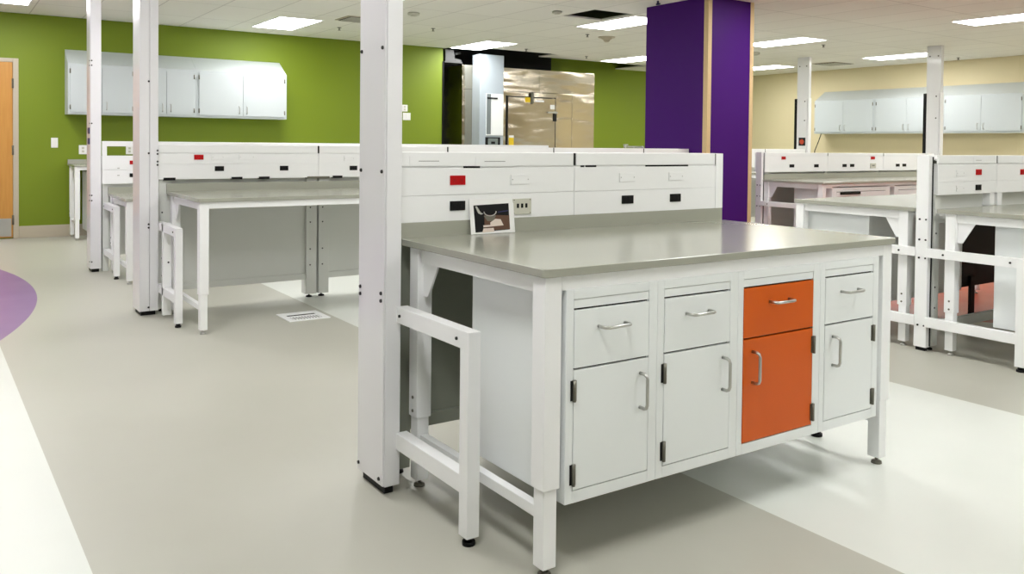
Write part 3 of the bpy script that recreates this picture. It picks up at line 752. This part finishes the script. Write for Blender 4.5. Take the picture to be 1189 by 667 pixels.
for k, lb in enumerate(['white base cabinet under the nearest right-hand bench, its plain side showing', 'white base cabinet second from the short post, under the nearest right-hand bench']):
    a = 3.80 + 0.44 * k
    base_cabinet(a, a + 0.435, 0.03, 0.205, 0.828, 0.605, 'l', 'cab', lb, (a + 0.03, a + 0.405), gr)
for k, lb in enumerate(['white base cabinet behind the short white post, its plain side showing', 'white base cabinet second from the short post, under the bench behind it', 'white base cabinet third from the short post, under the bench behind it']):
    a = 3.80 + 0.40 * k
    base_cabinet(a, a + 0.395, 1.995, 0.205, 0.828, 0.53, 'l', 'cab', lb, (a + 0.03, a + 0.365), gr, sgn=-1)
m = MB(); m.box(5.01, 6.12, 1.47, 1.485, 0.22, 0.82, 0.002); obj('knee_panel', m, 'black', far_bench, 'black panel')
m = MB(); m.box(5.10, 5.16, 1.45, 1.469, 0.0, 0.30, 0.002); obj('panel_leg', m, 'black', far_bench, 'black leg')
sr = reagent_shelf(3.735, 6.20, 0.955, 0.125, 0.982, 1.063, 1.172, 1.231, [4.45],
              'white shelf unit with red and black sockets on the right-hand bench pair',
              [('red', 4.215, 1.122), ('black', 4.215, 1.022), ('blank', 3.99, 1.118), ('blank', 3.99, 1.02), ('card', 4.21, 1.20, 0.13), ('red', 4.80, 1.118)],
              [3.77, 6.16], panel_bottom=0.80, slot=0.008, end_post=False)
m = MB(); m.box(3.75, 6.13, 1.00, 1.03, 0.11, 0.17, 0.002); obj('stretcher', m, 'panel', sr)
for xx in (4.40, 4.50):
    m = MB(); m.box(xx - 0.03, xx + 0.03, 0.957, 1.05, ZR + 0.001, 0.984, 0.002); obj('riser', m, 'white', sr)

# ------------------------------------------------------------------ second row, right of the column
Y2, X2 = 3.79, 6.50
end_post('short pinkish-white post with side frame just right of the purple column', 6.47, 6.515, 4.60, 4.68, 1.215, [(3.98, 4.61)], zr=0.645)
lab_bench(X2, 10.2, Y2, 0.86, 0.895, 'long grey-topped bench right of the purple column with cabinets beneath', low=0.17)
reagent_shelf(6.60, 10.2, 4.655, 0.15, 0.975, 1.062, 1.165, 1.205, [7.78, 8.97],
              'white shelf unit with paired sockets right of the purple column',
              [('red', 6.93, 1.142, 0.075), ('black', 7.085, 1.047, 0.085), ('black', 7.555, 1.046, 0.085), ('black', 8.125, 1.046, 0.085), ('black', 8.285, 1.046, 0.085),
               ('red', 8.73, 1.142, 0.085), ('black', 9.30, 1.044, 0.085), ('black', 9.455, 1.044, 0.085), ('data', 8.735, 1.04, 0.12)],
              [6.66, 7.78, 8.97, 10.14], panel_bottom=0.2, slot=0.001, end_post=False)
g2 = 'base cabinets right of the purple column'
base_cabinet(6.68, 7.77, Y2 + 0.012, 0.205, 0.842, 0.5, 'l', 'cab', 'white base cabinet with label slot right of the purple column', (6.76, 7.69), g2)
base_cabinet(7.86, 8.95, Y2 + 0.012, 0.205, 0.842, 0.5, 'l', 'cab', 'white base cabinet behind the right-hand short post', (7.94, 8.87), g2)
m = MB(); m.box(6.82, 7.18, Y2 - 0.004, Y2 + 0.010, 0.752, 0.780, 0.002); tag(obj('label_holder', m, 'black'), 'black slot strip across the drawer right of the purple column', 'label holder')

# sliver of the third row right of the column
lab_bench(8.3, 10.4, 6.05, 0.9, 0.9, 'bench glimpsed between the purple column and the pinkish post', splash=False, low=0.15)
reagent_shelf(8.3, 10.4, 6.96, 0.15, 0.95, 1.07, 1.17, 1.24, [9.4], 'white shelf unit glimpsed between the purple column and the pinkish post', [], [8.36, 9.4, 10.34], slot=0.004, end_post=False)

# tall posts against the cream wall side
def tall_post(x0, x1, y0, y1, label, red):
    root = thing('tall_post', label, 'post', ((x0 + x1) / 2, (y0 + y1) / 2, 0), 'tall posts before the cream wall')
    m = MB(); m.box(x0, x1, y0, y1, 0, HC - 0.001, 0.004); obj('post_body', m, 'gloss', root)
    m = MB(); m.box(x0 - 0.02, x0 + 0.001, y0 + 0.015, y1 - 0.02, 0.9, 2.135, 0.003)
    for z in (2.09, 1.75): bolt_at(m, x0 - 0.02, y0 + 0.06, z, (-1, 0, 0), 0.012, 1)
    fp = obj('front_cover', m, ['gloss', 'bolt'], root)
    m = MB(); m.box(x0 - 0.03, x0 + 0.03, y1 - 0.012, y1 + 0.028, 0.95, 2.14, 0.003); obj('side_channel', m, 'black', root)
    m = MB(); m.box(x0 - 0.005, x1, y0 - 0.012, y0 + 0.002, 0.95, 2.15, 0.002); obj('side_rail', m, 'white', root)
    for yy in (y0 + 0.05, y1 - 0.05):
        m = MB(); bolt_at(m, x0, yy, 2.72, (-1, 0, 0), 0.012, 0); obj('bolt', m, 'bolt', root)
    if red:
        m = MB(); m.box(x0 - 0.026, x0 - 0.019, 7.69, 7.83, 1.30, 1.445, 0.002).cyl((x0 - 0.031, 7.76, 1.37), (x0 - 0.025, 7.76, 1.37), 0.045, 20, mi=1); obj('alarm_plate', m, ['dark', 'orangered'], root)
tall_post(11.38, 11.45, 7.655, 7.90, 'tall post with an orange-red square plate before the cream wall', True)
tall_post(11.48, 11.55, 5.305, 5.54, 'tall plain post with a black side channel crossing the wall cabinets', False)

# ------------------------------------------------------------------ floor grille
fg = thing('floor_grille', 'white rectangular floor grille beside the second row bench', 'floor vent', (0.76, 4.01, 0))
m = MB(); m.box(0.61, 0.915, 3.86, 3.905, 0, 0.006, 0.002).box(0.61, 0.915, 4.115, 4.16, 0, 0.006, 0.002).box(0.61, 0.655, 3.905, 4.115, 0, 0.006, 0.002).box(0.87, 0.915, 3.905, 4.115, 0, 0.006, 0.002)
obj('frame', m, 'white', fg)
m = MB(); m.box(0.655, 0.87, 3.905, 4.115, 0, 0.0015, 0, 1)
for k in range(10): m.box(0.662 + k * 0.0215, 0.672 + k * 0.0215, 3.92, 4.00, 0.001, 0.005, 0.0005)
m.box(0.655, 0.87, 4.00, 4.035, 0.001, 0.005).box(0.655, 0.87, 4.085, 4.115, 0.001, 0.005)
obj('grate', m, ['white', 'dark'], fg)

# ------------------------------------------------------------------ ceiling fittings
proto = thing('ceiling_light', '', 'ceiling light', (0, 0, HC), 'recessed ceiling lights')
m = MB()
lx, ly = 0.300, 0.605
m.box(-lx, lx, -ly, -ly + 0.022, HC - 0.006, HC + 0.001, 0.001).box(-lx, lx, ly - 0.022, ly, HC - 0.006, HC + 0.001, 0.001)
m.box(-lx, -lx + 0.022, -ly + 0.022, ly - 0.022, HC - 0.006, HC + 0.001, 0.001).box(lx - 0.022, lx, -ly + 0.022, ly - 0.022, HC - 0.006, HC + 0.001, 0.001)
obj('frame', m, 'white', proto)
m = MB(); m.box(-lx + 0.022, lx - 0.022, -ly + 0.022, ly - 0.022, HC - 0.005, HC - 0.001); obj('diffuser', m, 'light', proto)
lights = [(-0.83, 9.17, 'ceiling light above the wood door'), (2.48, 9.37, 'ceiling light just in front of the green wall cabinets'),
          (5.94, 9.88, 'ceiling light beside the ceiling gap at the cold room'), (6.01, 6.56, 'ceiling light beside the missing ceiling tile'),
          (9.30, 10.0, 'ceiling light left of the purple column, beyond the smoke detector'), (9.29, 6.58, 'ceiling light directly right of the purple column top'),
          (12.45, 9.60, 'small far ceiling light right of the column, by the cream wall'), (12.52, 6.60, 'ceiling light above the cream wall cabinets'),
          (9.45, 3.30, 'ceiling light in the top right corner of view'), (2.60, 6.22, 'ceiling light peeping in beside the widest white post')]
off_frame = [(-0.9, 5.7), (-0.9, 2.5), (2.55, 2.6), (6.0, 3.2), (12.5, 3.3), (-0.9, -0.8), (2.55, -0.8), (6.0, -0.2), (9.4, -0.2), (2.55, -4.0), (-4.0, 5.7)]
for k, (x, y, lb) in enumerate(lights):
    o = proto if k == 0 else copy_thing(proto, (x, y, HC))
    o.location = (x, y, HC); o['label'] = lb
for x, y in off_frame:
    o = copy_thing(proto, (x, y, HC)); o['label'] = 'recessed ceiling light out of the frame, overhead'

def vent(x0, x1, y0, y1, label):
    r = thing('ceiling_vent', label, 'vent', ((x0 + x1) / 2, (y0 + y1) / 2, HC), 'ceiling vents')
    m = MB(); m.box(x0, x1, y0, y1, HC - 0.008, HC + 0.001, 0.002); obj('plate', m, 'base', r)
    m = MB()
    m.box(x0 + 0.04, x1 - 0.04, y0 + 0.03, y1 - 0.03, HC - 0.012, HC - 0.007, 0, 1)
    n = max(3, int((y1 - y0) / 0.06))
    for k in range(n):
        yy = y0 + 0.04 + (y1 - y0 - 0.08) * k / (n - 1)
        m.box(x0 + 0.045, x1 - 0.045, yy - 0.008, yy + 0.008, HC - 0.02, HC - 0.010, 0.001)
    obj('louvre', m, ['greyplate', 'dark'], r)
vent(2.86, 3.46, 8.15, 8.60, 'grey ceiling vent just left of the widest white post')
vent(12.45, 13.05, 7.9, 8.4, 'grey ceiling vent beside the tall post with the orange-red plate')
m = MB(); m.dome((6.79, 7.77, HC), 0.09, 0.055).cyl((6.79, 7.77, HC - 0.012), (6.79, 7.77, HC + 0.001), 0.125, 28).cyl((6.79, 7.77, HC - 0.075), (6.79, 7.77, HC - 0.05), 0.03, 16, 0.05)
tag(obj('smoke_detector', m, 'base'), 'round smoke detector below the light by the missing ceiling tile', 'smoke detector')
m = MB(); m.cyl((4.74, 6.27, HC - 0.028), (4.74, 6.27, HC + 0.001), 0.06, 24, bev=0.006).cyl((4.74, 6.27, HC - 0.036), (4.74, 6.27, HC - 0.026), 0.035, 16)
tag(obj('motion_sensor', m, 'greyplate'), 'small grey ceiling sensor left of the missing ceiling tile', 'sensor')
m = MB(); m.cyl((10.1, 7.79, HC - 0.04), (10.1, 7.79, HC + 0.001), 0.08, 24, bev=0.006).cyl((10.1, 7.79, HC - 0.05), (10.1, 7.79, HC - 0.038), 0.045, 16)
tag(obj('motion_sensor', m, 'greyplate'), 'small grey ceiling sensor right of the purple column', 'sensor')
m = MB(); m.cyl((3.42, 7.45, HC - 0.03), (3.42, 7.45, HC + 0.001), 0.075, 24, bev=0.006).cyl((3.42, 7.45, HC - 0.042), (3.42, 7.45, HC - 0.028), 0.04, 16)
tag(obj('motion_sensor', m, 'greyplate'), 'small grey ceiling sensor beside the widest white post', 'sensor')
def sprinkler(x, y, label):
    m = MB(); m.cyl((x, y, HC - 0.006), (x, y, HC + 0.001), 0.03, 16).cyl((x, y, HC - 0.035), (x, y, HC - 0.005), 0.009, 10).cyl((x, y, HC - 0.04), (x, y, HC - 0.034), 0.02, 14)
    tag(obj('sprinkler', m, 'hinge'), label, 'sprinkler', 'ceiling sprinklers')
sprinkler(4.295, 8.553, 'tiny ceiling sprinkler left of the light at the cold room')
sprinkler(6.381, 7.719, 'tiny ceiling sprinkler beside the smoke detector')
sprinkler(6.778, 9.839, 'tiny ceiling sprinkler at the edge of the ceiling gap')
sprinkler(8.291, 10.10, 'tiny ceiling sprinkler above the right end of the cold room')
sprinkler(10.04, 6.393, 'tiny ceiling sprinkler at the end of the light right of the column')
sprinkler(13.45, 6.11, 'tiny ceiling sprinkler above the cream wall cabinets')
sprinkler(3.213, 9.298, 'tiny ceiling sprinkler below the grey vent near the green wall')
m = MB(); m.cyl((5.18, 5.0, HC - 0.035), (5.18, 5.0, HC + 0.001), 0.012, 10).cyl((5.16, 5.0, HC - 0.04), (5.21, 5.0, HC - 0.03), 0.010, 10)
tag(obj('ceiling_hook', m, 'blue'), 'small blue ceiling hook by the purple column top', 'hook')

# ------------------------------------------------------------------ world, camera, view
wd = bpy.data.worlds.new('room_air'); SC.world = wd; wd.use_nodes = True
wd.node_tree.nodes['Background'].inputs[0].default_value = (0.9, 0.95, 1.0, 1); wd.node_tree.nodes['Background'].inputs[1].default_value = 0.05

cam = bpy.data.cameras.new('camera'); co = bpy.data.objects.new('camera', cam); COL.objects.link(co)
R_ = [(0.82936031, -0.55861546, 0.01049932), (0.00363591, 0.02418776, 0.99970082), (0.55870229, 0.82907401, -0.02209145)]
r, u, f = (Vector(v) for v in R_)
mw = Matrix(((r.x, u.x, -f.x, -1.43592908), (r.y, u.y, -f.y, -1.95715026), (r.z, u.z, -f.z, 1.27322883), (0, 0, 0, 1)))
co.matrix_world = mw
cam.sensor_width = 36.0; cam.sensor_fit = 'HORIZONTAL'; cam.lens = 987.4383 / 1189 * 36.0
cam.shift_x = 0.0; cam.shift_y = (189.3691 - 333.5) / 1189
cam.clip_start = 0.05; cam.clip_end = 60
SC.camera = co
vs = SC.view_settings
SC.display_settings.display_device = 'sRGB'
vs.view_transform = 'Standard'; vs.look = 'None'; vs.gamma = 1.0; vs.use_curve_mapping = False
vs.exposure = 0.0
